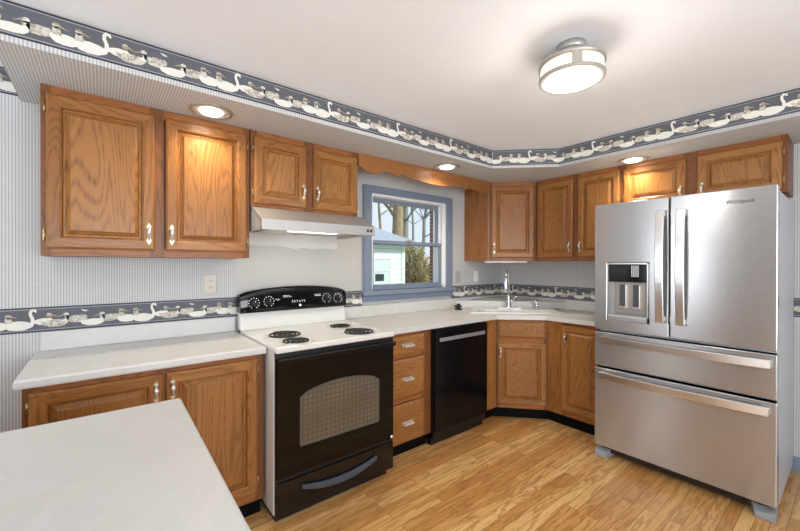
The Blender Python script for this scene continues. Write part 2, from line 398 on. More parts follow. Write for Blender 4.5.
def motif():
    h = BH; s_ = []       # (polygon, material, layer); u relative to the swan's neck, v in metres
    A = lambda poly, m, l: s_.append((poly, m, l))
    V = lambda f: f*h
    def head(u, v, m, f, lay, nk=1):
        A(ell(u, V(v), .0115, .0105), m, lay)
        if nk: A([(u-.010, V(v)-.004), (u+.010, V(v)-.003), (u+.016*f, V(v)-.034), (u-.012*f, V(v)-.034)], m, lay)
        A([(u+.007*f, V(v)+.006), (u+.034*f, V(v)-.009), (u+.030*f, V(v)-.010), (u+.008*f, V(v)-.004)], 3, lay+1)
        A(ell(u-.001*f, V(v)+.006, .0085, .0045), 3 if m == 2 else 2, lay+1)
    A(body(.037, V(.43), .036, V(.15)), 1, 1); head(.060, .66, 3, 1, 1, 0)
    A(body(.165, V(.46), .042, V(.18)), 2, 1)
    A(body(.080, V(.34), .050, V(.17)), 2, 2); head(.122, .64, 1, -1, 3)
    A(ell(.200, V(.76), .006, .004), 1, 2); A([(.192, V(.74)), (.180, V(.83)), (.198, V(.79))], 1, 3); A([(.204, V(.76)), (.214, V(.69)), (.207, V(.79))], 3, 3)
    A(body(.228, V(.28), .050, V(.16)), 1, 3); head(.268, .58, 1, -1, 4)
    A(body(.300, V(.42), .042, V(.17)), 2, 1)
    A(body(.378, V(.34), .046, V(.19), -1), 1, 3); head(.350, .69, 2, 1, 4)
    A(body(.452, V(.32), .052, V(.21), -1), 1, 5); A(ell(.468, V(.34), .030, V(.10)), 1, 6); head(.415, .68, 2, 1, 6)
    A(ribbon([(.490, V(.26)), (.501, V(.40)), (.499, V(.56)), (.492, V(.70)), (.492, V(.82)), (.499, V(.89)), (.508, V(.87)), (.513, V(.79))], [.010, .008, .0065, .006, .006, .0068, .0066, .002]), 1, 7)
    return s_
MOTIF = motif()
def border(name, org, du, nrm, length, u_first, label):
    """band from org along du (unit, viewer's right) of given length; first swan neck at u_first"""
    bm = nb(); org = Vector(org); du = Vector(du); nrm = Vector(nrm)
    def poly(pts, off, mi):
        vv = [bm.verts.new(org+du*u+Vector((0, 0, v))+nrm*off) for u, v in pts]
        f = bm.faces.new(vv); f.material_index = mi; f.normal_update()
        if f.normal.dot(nrm) < 0: f.normal_flip()
    # band with real thickness
    vv = []
    for off in (.0001, .0008):
        vv.append([bm.verts.new(org+du*u+Vector((0, 0, v))+nrm*off) for u, v in ((0, 0), (length, 0), (length, BH), (0, BH))])
    fs = [bm.faces.new(vv[0]), bm.faces.new(vv[1])]+[bm.faces.new((vv[0][k], vv[0][(k+1) % 4], vv[1][(k+1) % 4], vv[1][k])) for k in range(4)]
    bmesh.ops.recalc_face_normals(bm, faces=fs)
    for v0, v1, m in ((0, .006, 5), (.009, .0115, 4), (BH-.006, BH, 5), (BH-.0115, BH-.009, 4)):
        poly([(0, v0), (length, v0), (length, v1), (0, v1)], .0010, m)
    k0 = int((-u_first)/.5)-1
    for k in range(k0-1, k0+int(length/.5)+4):
        u0 = u_first+k*.5
        for pts, m, lay in MOTIF:
            q = [(u0+u, v) for u, v in pts]
            lo, hi = min(p[0] for p in q), max(p[0] for p in q)
            if hi < 0.001 or lo > length-.001: continue
            q = [(min(max(u, 0), length), v) for u, v in q]
            if lo < 0 or hi > length:
                d = []
                for p in q:
                    if not d or (Vector(p)-Vector(d[-1])).length > 1e-6: d.append(p)
                q = d
            if len(q) < 3: continue
            try: poly(q, .0012+lay*.0003, m)
            except ValueError: pass
    bmesh.ops.triangulate(bm, faces=[f for f in bm.faces if len(f.verts) > 4])
    struct(fin(name, bm, [NAVY, CREAM, MOTT, TAN, PLINE, PDARK]), label, 'wallpaper border')
BZ = 1.010; TZ = H-.001-BH
r_ = 1/math.sqrt(2); dl = math.hypot(L-SD-(L-1.036), 1.036-SD)
border('trim_1', (-.99, -SD, TZ), (1, 0, 0), (0, -1, 0), (L-1.036)+.99, .323, 'duck print border on the soffit above the range wall')
border('trim_2', (L-1.036, -SD, TZ), (r_, -r_, 0), (-r_, -r_, 0), dl, .30, 'duck print border on the diagonal corner of the soffit')
border('trim_3', (L-SD, -1.036, TZ), (0, -1, 0), (-1, 0, 0), 3.4, .27, 'duck print border on the soffit above the refrigerator wall')
border('trim_4', (XW, 0, TZ), (1, 0, 0), (0, -1, 0), -.99-XW, .12, 'duck print border at the top of the wall left of the soffit')
border('trim_5', (XW, 0, BZ), (1, 0, 0), (0, -1, 0), .985-XW, .15, 'duck print border along the wall behind the range')
border('trim_6', (2.04, 0, BZ), (1, 0, 0), (0, -1, 0), L-2.04, .20, 'duck print border between window and wall corner')
border('trim_7', (L, 0, BZ), (0, -1, 0), (-1, 0, 0), 4.4, .16, 'duck print border along the refrigerator wall')
bm = nb(); box(bm, L-.014, L-.0005, YS+.01, -1.45, .0005, .095); box(bm, L-.02, L-.014, YS+.01, -1.45, .0005, .02)
struct(fin('baseboard_east', bm, BLUE), 'blue-grey baseboard beside the refrigerator', 'baseboard')
# smooth sheet and a bare patch on the wall between hood and range
bm = nb(); box(bm, .0, .98, -.0012, -.0002, BZ+BH, 1.60); struct(fin('trim_8', bm, PANELM), 'smooth sheet on the wall above the range', 'wall sheet')
pp = [(.03, 1.60), (.03, 1.478), (.10, 1.482), (.18, 1.474), (.27, 1.483), (.36, 1.472), (.40, 1.458), (.46, 1.470), (.55, 1.462), (.63, 1.470), (.70, 1.466), (.752, 1.470), (.752, 1.60)]
bm = nb(); prism(bm, pp, -.0016, -.0013, 'y'); struct(fin('trim_9', bm, PATCHM), 'bare plaster patch under the range hood', 'wall patch')

# ------------------------------------------------------------------ kitchen window
wn = bpy.data.objects.new('window_1', None); C.objects.link(wn); wn.location = (WX0, 0, WZ0); struct(wn, 'blue-grey double hung window over the counter', 'window')
WW, WH = WX1-WX0, WZ1-WZ0
bm = nb(); box(bm, -.082, 0, -.022, -.0003, -.02, WH+.06); box(bm, -.082+.012, -.012, -.028, -.022, -.02, WH+.05); fin('casing', bm, BLUE, wn, .003)
bm = nb(); box(bm, WW, WW+.078, -.022, -.0003, -.02, WH+.06); box(bm, WW+.012, WW+.066, -.028, -.022, -.02, WH+.05); fin('casing', bm, BLUE, wn, .003)
bm = nb(); box(bm, 0, WW, -.022, -.0003, WH, WH+.06); box(bm, -.07, WW+.066, -.0285, -.0225, WH+.012, WH+.05); fin('casing', bm, BLUE, wn, .003)
bm = nb()
for x0, x1, z0, z1 in ((0, .018, 0, WH), (WW-.018, WW, 0, WH), (.018, WW-.018, WH-.02, WH)): box(bm, x0, x1, .0, T+.02, z0, z1)
for x0, x1 in ((.018, .03), (WW-.03, WW-.018)): box(bm, x0, x1, .012, .03, .02, WH-.02); box(bm, x0, x1, .066, .076, .02, WH-.02)
fin('jamb', bm, WPAINT, wn)
bm = nb(); box(bm, -.10, WW+.10, -.055, T+.02, -.03, .004); fin('stool', bm, BLUE, wn, .004)
bm = nb(); box(bm, -.085, WW+.08, -.024, -.0003, -.085, -.03); box(bm, -.085, WW+.08, -.03, -.024, -.06, -.04); fin('apron', bm, BLUE, wn, .003)
def sash(y, z0, z1, st, rb, rtp):
    bm = nb(); x0, x1 = .019, WW-.019
    box(bm, x0, x0+st, y, y+.034, z0, z1); box(bm, x1-st, x1, y, y+.034, z0, z1)
    box(bm, x0+st, x1-st, y, y+.034, z0, z0+rb); box(bm, x0+st, x1-st, y, y+.034, z1-rtp, z1)
    s_ = fin('sash', bm, BLUE, wn, .002)
    bm = nb(); box(bm, x0+st, x1-st, y+.015, y+.019, z0+rb, z1-rtp); fin('glass_pane', bm, GLASS, s_)
    bm = nb()
    for a, c_, d, e in ((x0+st, x0+st+.006, z0+rb, z1-rtp), (x1-st-.006, x1-st, z0+rb, z1-rtp)): box(bm, a, c_, y+.020, y+.034, d, e)
    fin('glazing_bead', bm, WPAINT, s_)
    return s_
sash(.078, .40, WH-.021, .036, .034, .034)
sl = sash(.031, .006, .434, .034, .045, .030)
bm = nb(); box(bm, WW/2-.03, WW/2+.03, .014, .05, .434, .446); lathe(bm, [(.012, 0), (.012, .01)], (WW/2, .03, .446), 12); fin('sash_lock', bm, NICKEL, sl)
# ------------------------------------------------------------------ hardware, doors, drawers
def pull(parent, x, z, y=-.021):
    """vertical antique-brass pull: backplate, two bosses, bowed grip with a swelling"""
    bm = nb()
    prism(bm, [(x+a*.011*k, z+zz) for a, k, zz in ((0, 0, -.055), (1, .5, -.047), (1, 1, -.034), (1, .55, -.02), (1, .75, 0), (1, .55, .02), (1, 1, .034), (1, .5, .047), (0, 0, .055), (-1, .5, .047), (-1, 1, .034), (-1, .55, .02), (-1, .75, 0), (-1, .55, -.02), (-1, 1, -.034), (-1, .5, -.047))], y-.0025, y, 'y')
    nplate = len(bm.faces); o = fin('handle', bm, BRASS, parent)
    bm = nb(); rr = []
    pts = []
    for k in range(11):
        t = k/10; a = PI*t
        pts.append((x, y-.002-.022*math.sin(a)**.6, z-.034+.068*t)); rr.append(.0042+.0058*math.exp(-((t-.64)/.15)**2))
    tube(bm, pts, rr, 10); 
    for zz in (-.034, .034): lathe(bm, [(.007, y-.006), (.008, y-.002)], (x, 0, z+zz), 10, 0, 'y')
    me = o.data; b2 = bmesh.new(); b2.from_mesh(me); tmp = bpy.data.meshes.new('t'); bm.to_mesh(tmp); b2.from_mesh(tmp); b2.to_mesh(me); b2.free(); bm.free(); bpy.data.meshes.remove(tmp)
    me.materials.append(NICKEL)
    for f in me.polygons:
        if f.index >= nplate: f.material_index = 1
    return o
def bar_pull(parent, x, z, y=-.021):
    bm = nb()
    prism(bm, [(x-.045, z-.010), (x+.045, z-.010), (x+.048, z), (x+.045, z+.012), (x-.045, z+.012), (x-.048, z)], y-.003, y, 'y')
    for s_ in (-1, 1): box(bm, x+s_*.036-.006, x+s_*.036+.006, y-.022, y-.002, z-.004, z+.006)
    box(bm, x-.044, x+.044, y-.028, y-.018, z-.009, z+.007)
    return fin('handle', bm, NICKEL, parent, .0025)
def hinge(parent, x, z, y=-.001):
    bm = nb(); box(bm, x-.006, x+.006, y-.006, y-.0005, z-.024, z+.024); tube(bm, [(x, y-.008, z-.026), (x, y-.008, z+.026)], .0035, 8)
    return fin('hinge', bm, BRASS, parent)
def door(parent, x0, x1, z0, z1, hinge_side, handle=None, st=.052):
    bm = nb()
    loops(bm, x0, x1, z0, z1, [(0, -.0005), (0, -.013), (.003, -.0165), (.009, -.020), (st-.006, -.020), (st, -.0165), (st+.003, -.008), (st+.005, -.003)], close=False, back=False, mh=1)
    bmesh.ops.recalc_face_normals(bm, faces=bm.faces[:])
    # back board closes the frame behind the panel
    vv = [bm.verts.new(p) for p in ((x0, -.0005, z0), (x1, -.0005, z0), (x1, -.0005, z1), (x0, -.0005, z1))]
    bm.faces.new(vv)
    d = fin('door', bm, [OAKZ, OAKX], parent)
    bm = nb(); q = st+.0045
    loops(bm, x0, x1, z0, z1, [(q, -.0012), (q, -.0030), (q+.007, -.0030), (q+.024, -.0140), (q+.0245, -.0180), (q+.028, -.0195)], mh=None)
    fin('panel', bm, OAKZ, d)
    if handle: pull(d, *handle)
    if hinge_side:
        hx = x0-.004 if hinge_side == 'l' else x1+.004
        for zz in (z0+.06, z1-.06): hinge(d, hx, zz)
    return d
def drawer(parent, x0, x1, z0, z1, handle=True):
    bm = nb(); loops(bm, x0, x1, z0, z1, [(0, -.0005), (0, -.010), (.004, -.0125), (.010, -.0145), (.018, -.0195), (.022, -.020)])
    d = fin('drawer', bm, OAKX, parent)
    if handle: bar_pull(d, (x0+x1)/2, (z0+z1)/2)
    return d
def face(parent, w_, z0, z1, stiles, rails, depth=.02):
    """face frame: vertical stiles [(x0, x1)] and rails [(z0, z1)] of the full width"""
    for x0, x1 in stiles: bx('stile', FRZ, parent, x0, x1, 0, depth, z0, z1)
    e = .0006
    xs = sorted(stiles)
    for (a0, a1), (b0, b1) in zip(xs, xs[1:]):
        for r0, r1 in rails: bx('rail', FRX, parent, a1-e, b0+e, .0004, depth-.001, r0, r1)

# ------------------------------------------------------------------ wall cabinets
UZ0, UZ1 = 1.386, 2.1425; UD = .31
def wall_cab(label, loc, rz, w_, z0, z1, stiles, rails, d=UD):
    t = thing('wall_cabinet', label, 'cabinet', loc, rz, 'oak wall cabinets')
    bx('body', FRZ, t, .001, w_-.001, .02, d, 0.0, z1-z0)
    face(t, w_, 0, z1-z0, stiles, rails)
    return t
h = UZ1-UZ0
t = wall_cab('wide two-door oak wall cabinet with a recessed light over its lighter door', (-.893, -.315, UZ0), 0, .886, UZ0, UZ1, [(0, .035), (.40, .46), (.85, .886)], [(0, .045), (h-.05, h)])
door(t, .018, .419, .033, h-.040, 'l', (.394, .115)); door(t, .466, .868, .033, h-.040, 'r', (.492, .115))
t = wall_cab('short two-door oak wall cabinet directly above the range hood', (0, -.315, 1.687), 0, .738, 1.687, UZ1, [(0, .035), (.335, .41), (.70, .738)], [(0, .04), (.41, .4555)])
door(t, .018, .346, .024, .418, 'l', (.322, .125)); door(t, .395, .728, .024, .418, 'r', (.420, .125))
# valance over the window
half = [(0, 2.017), (.12, 2.021), (.24, 2.032), (.33, 2.047), (.355, 2.048), (.385, 2.028), (.42, 2.037), (.46, 2.046), (.50, 2.046), (.55, 2.036), (.60, 2.018), (.65, 2.016), (.70, 2.032), (.748, 2.056)]
xc = 1.488
prof = [(xc-u, z) for u, z in half[::-1]]+[(xc+u, z) for u, z in half[1:]]
bm = nb(); prism(bm, [(x, z) for x, z in prof]+[(prof[-1][0], UZ1), (prof[0][0], UZ1)], -.333, -.315, 'y')
tag(fin('window_valance', bm, VAL), 'scalloped oak valance board spanning above the window', 'valance')
# corner wall cabinet
t = thing('wall_cabinet', 'diagonal single-door oak wall cabinet in the corner above the sink', 'cabinet', (2.237, -.315, UZ0), -PI/4, 'oak wall cabinets')
dw = math.hypot(.31, .31)
inv = Matrix.Rotation(PI/4, 3, 'Z')
def to_local(px, py, o): v = inv @ Vector((px-o[0], py-o[1], 0)); return (v.x, v.y)
og = (2.237, -.315)
cp = [to_local(*p, og) for p in ((2.2375, -.3005), (2.2375, -.001), (L-.001, -.001), (L-.001, -.624), (2.5615, -.624))]
bm = nb(); prism(bm, cp, 0, h); fin('body', bm, SIDE, t)
face(t, dw, 0, h, [(.004, .03), (dw-.03, dw-.004)], [(0, .04), (h-.05, h)])
door(t, .02, dw-.022, .03, h-.04, None, (.046, .12), .048)
# refrigerator-wall cabinets (local x runs to the photo's right)
XU = L-.315
t = wall_cab('tall two-door oak wall cabinet left of the refrigerator', (XU, -.6265, UZ0), -PI/2, .749, UZ0, UZ1, [(0, .03), (.345, .41), (.715, .749)], [(0, .045), (h-.05, h)])
door(t, .018, .357, .03, h-.038, None, (.333, .12), .048); door(t, .402, .733, .03, h-.038, 'r', (.427, .12), .048)
t = wall_cab('short two-door oak wall cabinet above the refrigerator', (XU, -1.377, 1.795), -PI/2, .915, 1.795, UZ1, [(0, .03), (.40, .49), (.885, .915)], [(0, .04), (.30, .3475)])
door(t, .014, .413, .02, .31, 'l', (.388, .075), .048); door(t, .482, .892, .02, .31, 'r', (.508, .075), .048)

# ------------------------------------------------------------------ base cabinets and counters
BT = .877; FY = -.568
def base_cab(label, loc, rz, w_, d, stiles, rails):
    t = thing('base_cabinet', label, 'cabinet', loc, rz, 'oak base cabinets')
    bx('body', FRZ, t, .001, w_-.001, .02, d, .10, BT-.001)
    bx('toe_kick', TOE, t, .001, w_-.001, .05, d-.05, .0005, .10)
    face(t, w_, .10, BT-.001, stiles, rails)
    return t
t = base_cab('two-door oak base cabinet left of the range', (-.922, FY, 0), 0, .914, .56, [(0, .035), (.43, .50), (.87, .914)], [(.10, .16), (.835, .876)])
door(t, .02, .453, .148, .852, 'l', (.428, .775)); door(t, .468, .877, .148, .852, 'r', (.493, .775))
t = base_cab('oak base cabinet with three drawers right of the range', (.775, FY, 0), 0, .446, .56, [(0, .03), (.35, .446)], [(.10, .125), (.385, .41), (.695, .722), (.845, .876)])
drawer(t, .035, .375, .72, .855); drawer(t, .035, .375, .415, .692); drawer(t, .035, .375, .108, .382)
# diagonal sink base
P0 = (2.008, FY); P1 = (2.300, -.884); ANG = math.atan2(P1[1]-P0[1], P1[0]-P0[0]); inv = Matrix.Rotation(-ANG, 3, 'Z'); dw = math.hypot(P1[0]-P0[0], P1[1]-P0[1])
t = thing('base_cabinet', 'diagonal oak sink base with a drawer front over one door', 'cabinet', (P0[0], P0[1], 0), ANG, 'oak base cabinets')
cp = [to_local(*p, P0) for p in ((1.844, FY+.001), (1.844, -.56), (1.844, -.03), (L-.03, -.03), (L-.03, -1.018), (P1[0]+.001, -1.018), (P1[0]+.015, P1[1]+.012), (P0[0]+.012, P0[1]+.015))]
cp = [cp[0]]+cp[2:]
bm = nb(); prism(bm, cp, .10, .70); fin('body', bm, FRZ, t)
cp = [to_local(*p, P0) for p in ((1.844, -.515), (1.844, -.10), (L-.10, -.10), (L-.10, -1.018), (L-.515, -1.018), (P1[0]+.055, P1[1]+.02), (P0[0]+.02, P0[1]+.055))]
bm = nb(); prism(bm, cp, .0005, .10); fin('toe_kick', bm, TOE, t)
face(t, dw, .10, BT-.001, [(.0, .03), (dw-.03, dw)], [(.10, .16), (.665, .72), (.855, .876)], .016)
cp = [to_local(*p, P0) for p in ((1.842, FY), (P0[0], FY), (P0[0], FY+.02), (1.818, FY+.02))]
bm = nb(); prism(bm, cp, .10, BT-.001); fin('filler_panel', bm, OAKZ, t)
cp = [to_local(*p, P0) for p in ((P1[0], P1[1]), (P1[0], -1.019), (P1[0]+.02, -1.019), (P1[0]+.02, P1[1]))]
bm = nb(); prism(bm, cp, .10, BT-.001); fin('filler_panel', bm, OAKZ, t)
drawer(t, .010, dw-.010, .712, .858, False); door(t, .010, dw-.010, .135, .672, None, (.036, .59), .048)
t = base_cab('single-door oak base cabinet beside the refrigerator', (2.300, -1.020, 0), -PI/2, .35, .56, [(0, .012), (.33, .35)], [(.10, .15), (.85, .876)])
door(t, -.008, .31, .145, .85, None, (.036, .75), .048)

def counter(label, outer, hole=None):
    pass
def plate(bm, outer, holes, z0, z1):
    """flat slab with holes"""
    es = []
    for lp in [outer]+holes:
        vv = [bm.verts.new((x, y, z1)) for x, y in lp]
        es += [bm.edges.new((vv[i], vv[(i+1) % len(vv)])) for i in range(len(vv))]
    r = bmesh.ops.triangle_fill(bm, edges=es, use_beauty=True, use_dissolve=False)
    fs = [g for g in r['geom'] if isinstance(g, bmesh.types.BMFace)]
    ex = bmesh.ops.extrude_face_region(bm, geom=fs)
    bmesh.ops.translate(bm, verts=[g for g in ex['geom'] if isinstance(g, bmesh.types.BMVert)], vec=(0, 0, z0-z1))
    bmesh.ops.recalc_face_normals(bm, faces=bm.faces[:])
CT = .914
t = thing('countertop', 'white laminate countertop left of the range', 'countertop', (-.942, -.606, .878), 0, 'white laminate countertops')
bm = nb(); plate(bm, [(0, 0), (.938, 0), (.938, .604), (0, .604)], [], 0, CT-.878); fin('worktop', bm, LAM, t, .008)
bx('backsplash', LAM, t, .022, .934, .584, .6045, CT-.878+.0005, BZ-.878, bevel=.004)
# sink axes: e1 along the corner diagonal's cross direction, e2 towards the corner
def dg(s_, tt): return ((s_+L)/2+tt*r_, (s_-L)/2-tt*r_)      # s_ = x+y, tt = offset to the photo's right
def rrect(s0, s1, tw, rad=.03):
    pts = []
    for (sc, tc, a0) in ((s1, tw, 0), (s1, -tw, 1), (s0, -tw, 2), (s0, tw, 3)):
        cs = sc-rad*1.414*(1 if sc == s1 else -1); ct = tc-rad*(1 if tc > 0 else -1)
        for k in range(5):
            a = PI/2*(k/4)+PI/2*a0
            ds, dt = {0: (math.cos, math.sin), 1: (math.cos, math.sin), 2: (math.cos, math.sin), 3: (math.cos, math.sin)}[a0]
            pts.append(dg(cs+rad*1.414*ds(a), ct+rad*dt(a)))
    return pts
outer = [(.772, -.002), (.772, -.606), (1.967, -.606), (L-.606, -(L-1.967)), (L-.606, -1.372), (L-.002, -1.372), (L-.002, -.002)]
S0, S1, TW = 1.465, 2.04, .43
hole = rrect(S0+.03, S1-.02, TW-.02)
t = thing('countertop', 'white laminate L-shaped countertop with the corner sink', 'countertop', (.768, -.606, .878), 0, 'white laminate countertops')
sh = lambda ps: [(x-.768, y+.606) for x, y in ps]
bm = nb(); plate(bm, sh(outer), [sh(hole)], 0, CT-.878); fin('worktop', bm, LAM, t, .006)
bm = nb(); z0 = CT-.878+.0005
prism(bm, sh([(.772, -.0005), (.772, -.021), (2.11, -.021), (2.13, -.0005)]), z0, BZ-.878)
fin('backsplash', bm, LAM, t, .004)
bm = nb(); prism(bm, sh([(L-.0005, -(L-2.13)), (L-.021, -(L-2.11)), (L-.021, -1.37), (L-.0005, -1.37)]), z0, BZ-.878)
fin('backsplash', bm, LAM, t, .004)
bm = nb(); prism(bm, sh([(2.095, -.022), (L-.022, -(L-2.095)), (L-.001, -.76), (L-.001, -.001), (2.13, -.001)]), z0, .988-.878)
fin('corner_ledge', bm, LAM, t, .004)

# island in the foreground
t = thing('kitchen_island', 'kitchen island with a marbled off-white worktop', 'island', (-1.75, -2.02, 0))
bm = nb(); plate(bm, [(0, 0), (1.258, 0), (1.268, .843), (0, .85)], [], .874, CT); fin('worktop', bm, ISL, t, .006)
bx('base', OAKZ, t, .03, 1.22, .03, .81, .10, .8735); bx('toe_kick', TOE, t, .08, 1.17, .08, .76, .0005, .10)

# ------------------------------------------------------------------ sink, faucet and bits on the counter
sx, sy = dg(1.75, 0)
t = thing('kitchen_sink', 'white drop-in sink set diagonally in the corner counter', 'sink', (sx, sy, CT))
rel = lambda ps: [(x-sx, y-sy) for x, y in ps]
bm = nb(); bowls = [rel(rrect(S0+.07, S1-.19, TW-.05, .05))]
plate(bm, rel(rrect(S0, S1, TW, .04)), bowls, .0005, .014); fin('rim', bm, WHITE, t, .005)
bm = nb(); o_ = rel(rrect(S0+.072, S1-.192, TW-.052, .05)); i_ = rel(rrect(S0+.12, S1-.24, TW-.085, .05))
A = [bm.verts.new((x, y, .012)) for x, y in o_]; B = [bm.verts.new((x, y, -.19)) for x, y in i_]
for k in range(len(A)): bm.faces.new((A[k], A[(k+1) % len(A)], B[(k+1) % len(A)], B[k]))
bm.faces.new(B); bmesh.ops.recalc_face_normals(bm, faces=bm.faces[:])
for f in bm.faces: f.normal_flip()
ob = fin('basin', bm, WHITE, t); sm = ob.modifiers.new('shell', 'SOLIDIFY'); sm.thickness = .003; sm.offset = -1
bm = nb(); q = rel([dg(1.68, 0)])[0]; lathe(bm, [(.045, -.1895), (.045, -.186), (.03, -.187)], (q[0], q[1], 0), 24); fin('drain', bm, CHROME, t)

fx, fy = dg(1.95, -.03)
t = thing('faucet', 'tall chrome pull-down faucet standing behind the sink', 'faucet', (fx, fy, CT+.0145))
fd = Vector((-.93, -.37, 0)).normalized(); R_ = -PI/4
bm = nb(); lathe(bm, [(.030, 0), (.030, .01), (.024, .02), (.022, .12), (.0165, .13)], n_=20)
tube(bm, [(0, 0, .12), (0, 0, .29)]+[tuple(fd*(.055-.055*math.cos(a))+Vector((0, 0, .29+.075*math.sin(a)))) for a in [PI*k/12 for k in range(1, 12)]], .0135, 12)
fin('spout', bm, CHROME, t)
bm = nb(); e = fd*.11; tube(bm, [tuple(e+Vector((0, 0, zz))) for zz in (.30, .27, .22, .165, .155)], [.014, .018, .020, .023, .019], 14); fin('spray_head', bm, CHROME, t)
bm = nb(); prism(bm, [(x*math.cos(R_)-y*math.sin(R_), x*math.sin(R_)+y*math.cos(R_)) for x, y in [(-.125+.02*(1-math.cos(a)) if 0 else .125*c_, .028*s_) for c_, s_ in ((-1, -.6), (-.9, -1), (.9, -1), (1, -.6), (1, .6), (.9, 1), (-.9, 1), (-1, .6))]], 0, .006); fin('deck_plate', bm, CHROME, t, .002)
hd = Vector((r_, -r_, 0))
bm = nb(); tube(bm, [tuple(hd*.015+Vector((0, 0, .075))), tuple(hd*.045+Vector((0, 0, .08)))], .011, 12); tube(bm, [tuple(hd*.04+Vector((0, 0, .08))), tuple(hd*.07+Vector((0, 0, .115))), tuple(hd*.095+Vector((0, 0, .12)))], [.007, .006, .005], 10); fin('lever', bm, CHROME, t)
q = dg(1.955, .235)
t = thing('soap_dispenser', 'short chrome soap pump right of the faucet', 'soap dispenser', (q[0], q[1], CT+.0145))
bm = nb(); lathe(bm, [(.02, 0), (.02, .006), (.013, .012), (.013, .045), (.015, .05), (.015, .066), (.008, .07)], n_=18); fin('body', bm, CHROME, t)
bm = nb(); tube(bm, [(0, 0, .07), (0, 0, .083), tuple(fd*.02+Vector((0, 0, .088))), tuple(fd*.05+Vector((0, 0, .082)))], .006, 10); fin('pump_head', bm, CHROME, t)
t = thing('sink_stopper', 'small black winged stopper standing on the counter below the window', 'sink stopper', (2.00, -.135, CT+.0008))
bm = nb(); lathe(bm, [(.034, 0), (.036, .006), (.032, .012), (.012, .016), (.012, .036), (.018, .042), (.018, .052), (.008, .06)], n_=20); fin('body', bm, BLACK, t)
for k in range(3):
    a = 2*PI*k/3+.4; bm = nb(); tube(bm, [(.010*math.cos(a), .010*math.sin(a), .024), (.036*math.cos(a), .036*math.sin(a), .036)], [.008, .011], 8); fin('wing', bm, BLACK, t)

# ------------------------------------------------------------------ electric range
t = thing('electric_range', 'freestanding range with white cooktop and black oven door', 'range', (.003, -.712, 0))
DY = .022
RW = .763
bx('body', WHITE, t, 0, RW, .03, .677, .055, .893, bevel=.002)
bx('toe_base', BLACK, t, .02, RW-.02, .06, .64, .0005, .055)
bm = nb(); plate(bm, [(0, -.006), (RW, -.006), (RW, .62), (0, .62)], [], .893, .925); fin('cooktop', bm, WHITE, t, .008)
bm = nb(); prism(bm, [(.607, .925), (.677, .925), (.677, 1.04), (.627, 1.04)], 0, RW, 'x'); fin('backguard', bm, WHITE, t, .004)
# black arched control panel
bm = nb(); N_ = 16
fr_, bk_ = [], []
for k in range(N_+1):
    u = k/N_; x = -.004+.770*u; zt = 1.166+.034*(1-(2*u-1)**2)-(.012*(abs(2*u-1)**14))
    fr_.append((x, zt))
lo = [bm.verts.new((x, .575+DY, 1.036)) for x, z in fr_]; mi_ = [bm.verts.new((x, .588+DY, z-.014)) for x, z in fr_]; tp = [bm.verts.new((x, .606+DY, z)) for x, z in fr_]; tb = [bm.verts.new((x, .668+DY, z-.006)) for x, z in fr_]; bb_ = [bm.verts.new((x, .668+DY, 1.036)) for x, z in fr_]
for A, B in ((lo, mi_), (mi_, tp), (tp, tb), (tb, bb_), (bb_, lo)):
    for k in range(N_): f = bm.faces.new((A[k], A[k+1], B[k+1], B[k])); f.smooth = True
for k in (0, N_): bm.faces.new((lo[k], mi_[k], tp[k], tb[k], bb_[k]))
bmesh.ops.recalc_face_normals(bm, faces=bm.faces[:]); cp_ = fin('control_panel', bm, BGLOSS, t, .003)
for kx, kz in ((.082, 1.098), (.178, 1.103), (.602, 1.103), (.695, 1.098)):
    yk = .575+DY+.013*(kz-1.036)/.13
    bm = nb(); lathe(bm, [(.022, yk-.001), (.0235, yk-.004), (.020, yk-.016), (.017, yk-.018)], (kx, 0, kz), 24, 0, 'y'); box(bm, kx-.0045, kx+.0045, yk-.028, yk-.016, kz-.019, kz+.019)
    kn = fin('knob', bm, BLACK, cp_)
    bm = nb(); box(bm, kx-.001, kx+.001, yk-.0288, yk-.028, kz+.004, kz+.018); fin('pointer', bm, WPLAS, kn)
    bm = nb()
    for a in range(12):
        if a == 9: continue
        an = 2*PI*a/12; px_, pz_ = kx+.033*math.cos(an), kz+.033*math.sin(an); bl = .0058
        yk2 = .575+DY+.013*(pz_-1.036)/.13
        box(bm, px_-bl/2, px_+bl/2, yk2-.0012, yk2-.0003, pz_-bl/2, pz_+bl/2)
    fin('dial_marks', bm, WPLAS, cp_)
text('lettering', 'ESTATE', .019, WPLAS, cp_, (.385, .5795+DY, 1.093), (PI/2, 0, 0), .0004, 1.7, .0003)
bm = nb(); lathe(bm, [(.009, .5775+DY), (.009, .5755+DY)], (.395, 0, 1.066), 16, 0, 'y'); fin('indicator', bm, WPLAS, cp_)
bm = nb()
for x0, z0, wd_ in ((.275, 1.134, .05), (.275, 1.126, .035), (.315, 1.126, .02), (.222, 1.112, .03), (.236, 1.104, .006), (.505, 1.132, .05), (.51, 1.123, .045)): 
    yk = .575+DY+.013*(z0-1.036)/.13; box(bm, x0, x0+wd_, yk-.0012, yk-.0002, z0, z0+.003)
fin('panel_legend', bm, WPLAS, cp_)
for kx, ky, R in ((.160, .300, .116), (.150, .085, .088), (.585, .365, .085), (.560, .110, .116)):
    bm = nb(); lathe(bm, [(R, .9253), (R+.004, .928), (R, .9292), (R-.012, .9275), (R-.02, .926)], (kx, ky, 0), 36); bn = fin('burner', bm, PAN, t)
    bm = nb(); pts = []; turns = 3.3 if R > .1 else 2.6
    for k in range(int(turns*24)+1):
        a = 2*PI*k/24; rr = .018+(R-.03)*k/(turns*24); pts.append((kx+rr*math.cos(a), ky+rr*math.sin(a), .9315))
    tube(bm, pts, .0046, 8); fin('coil', bm, COIL, bn)
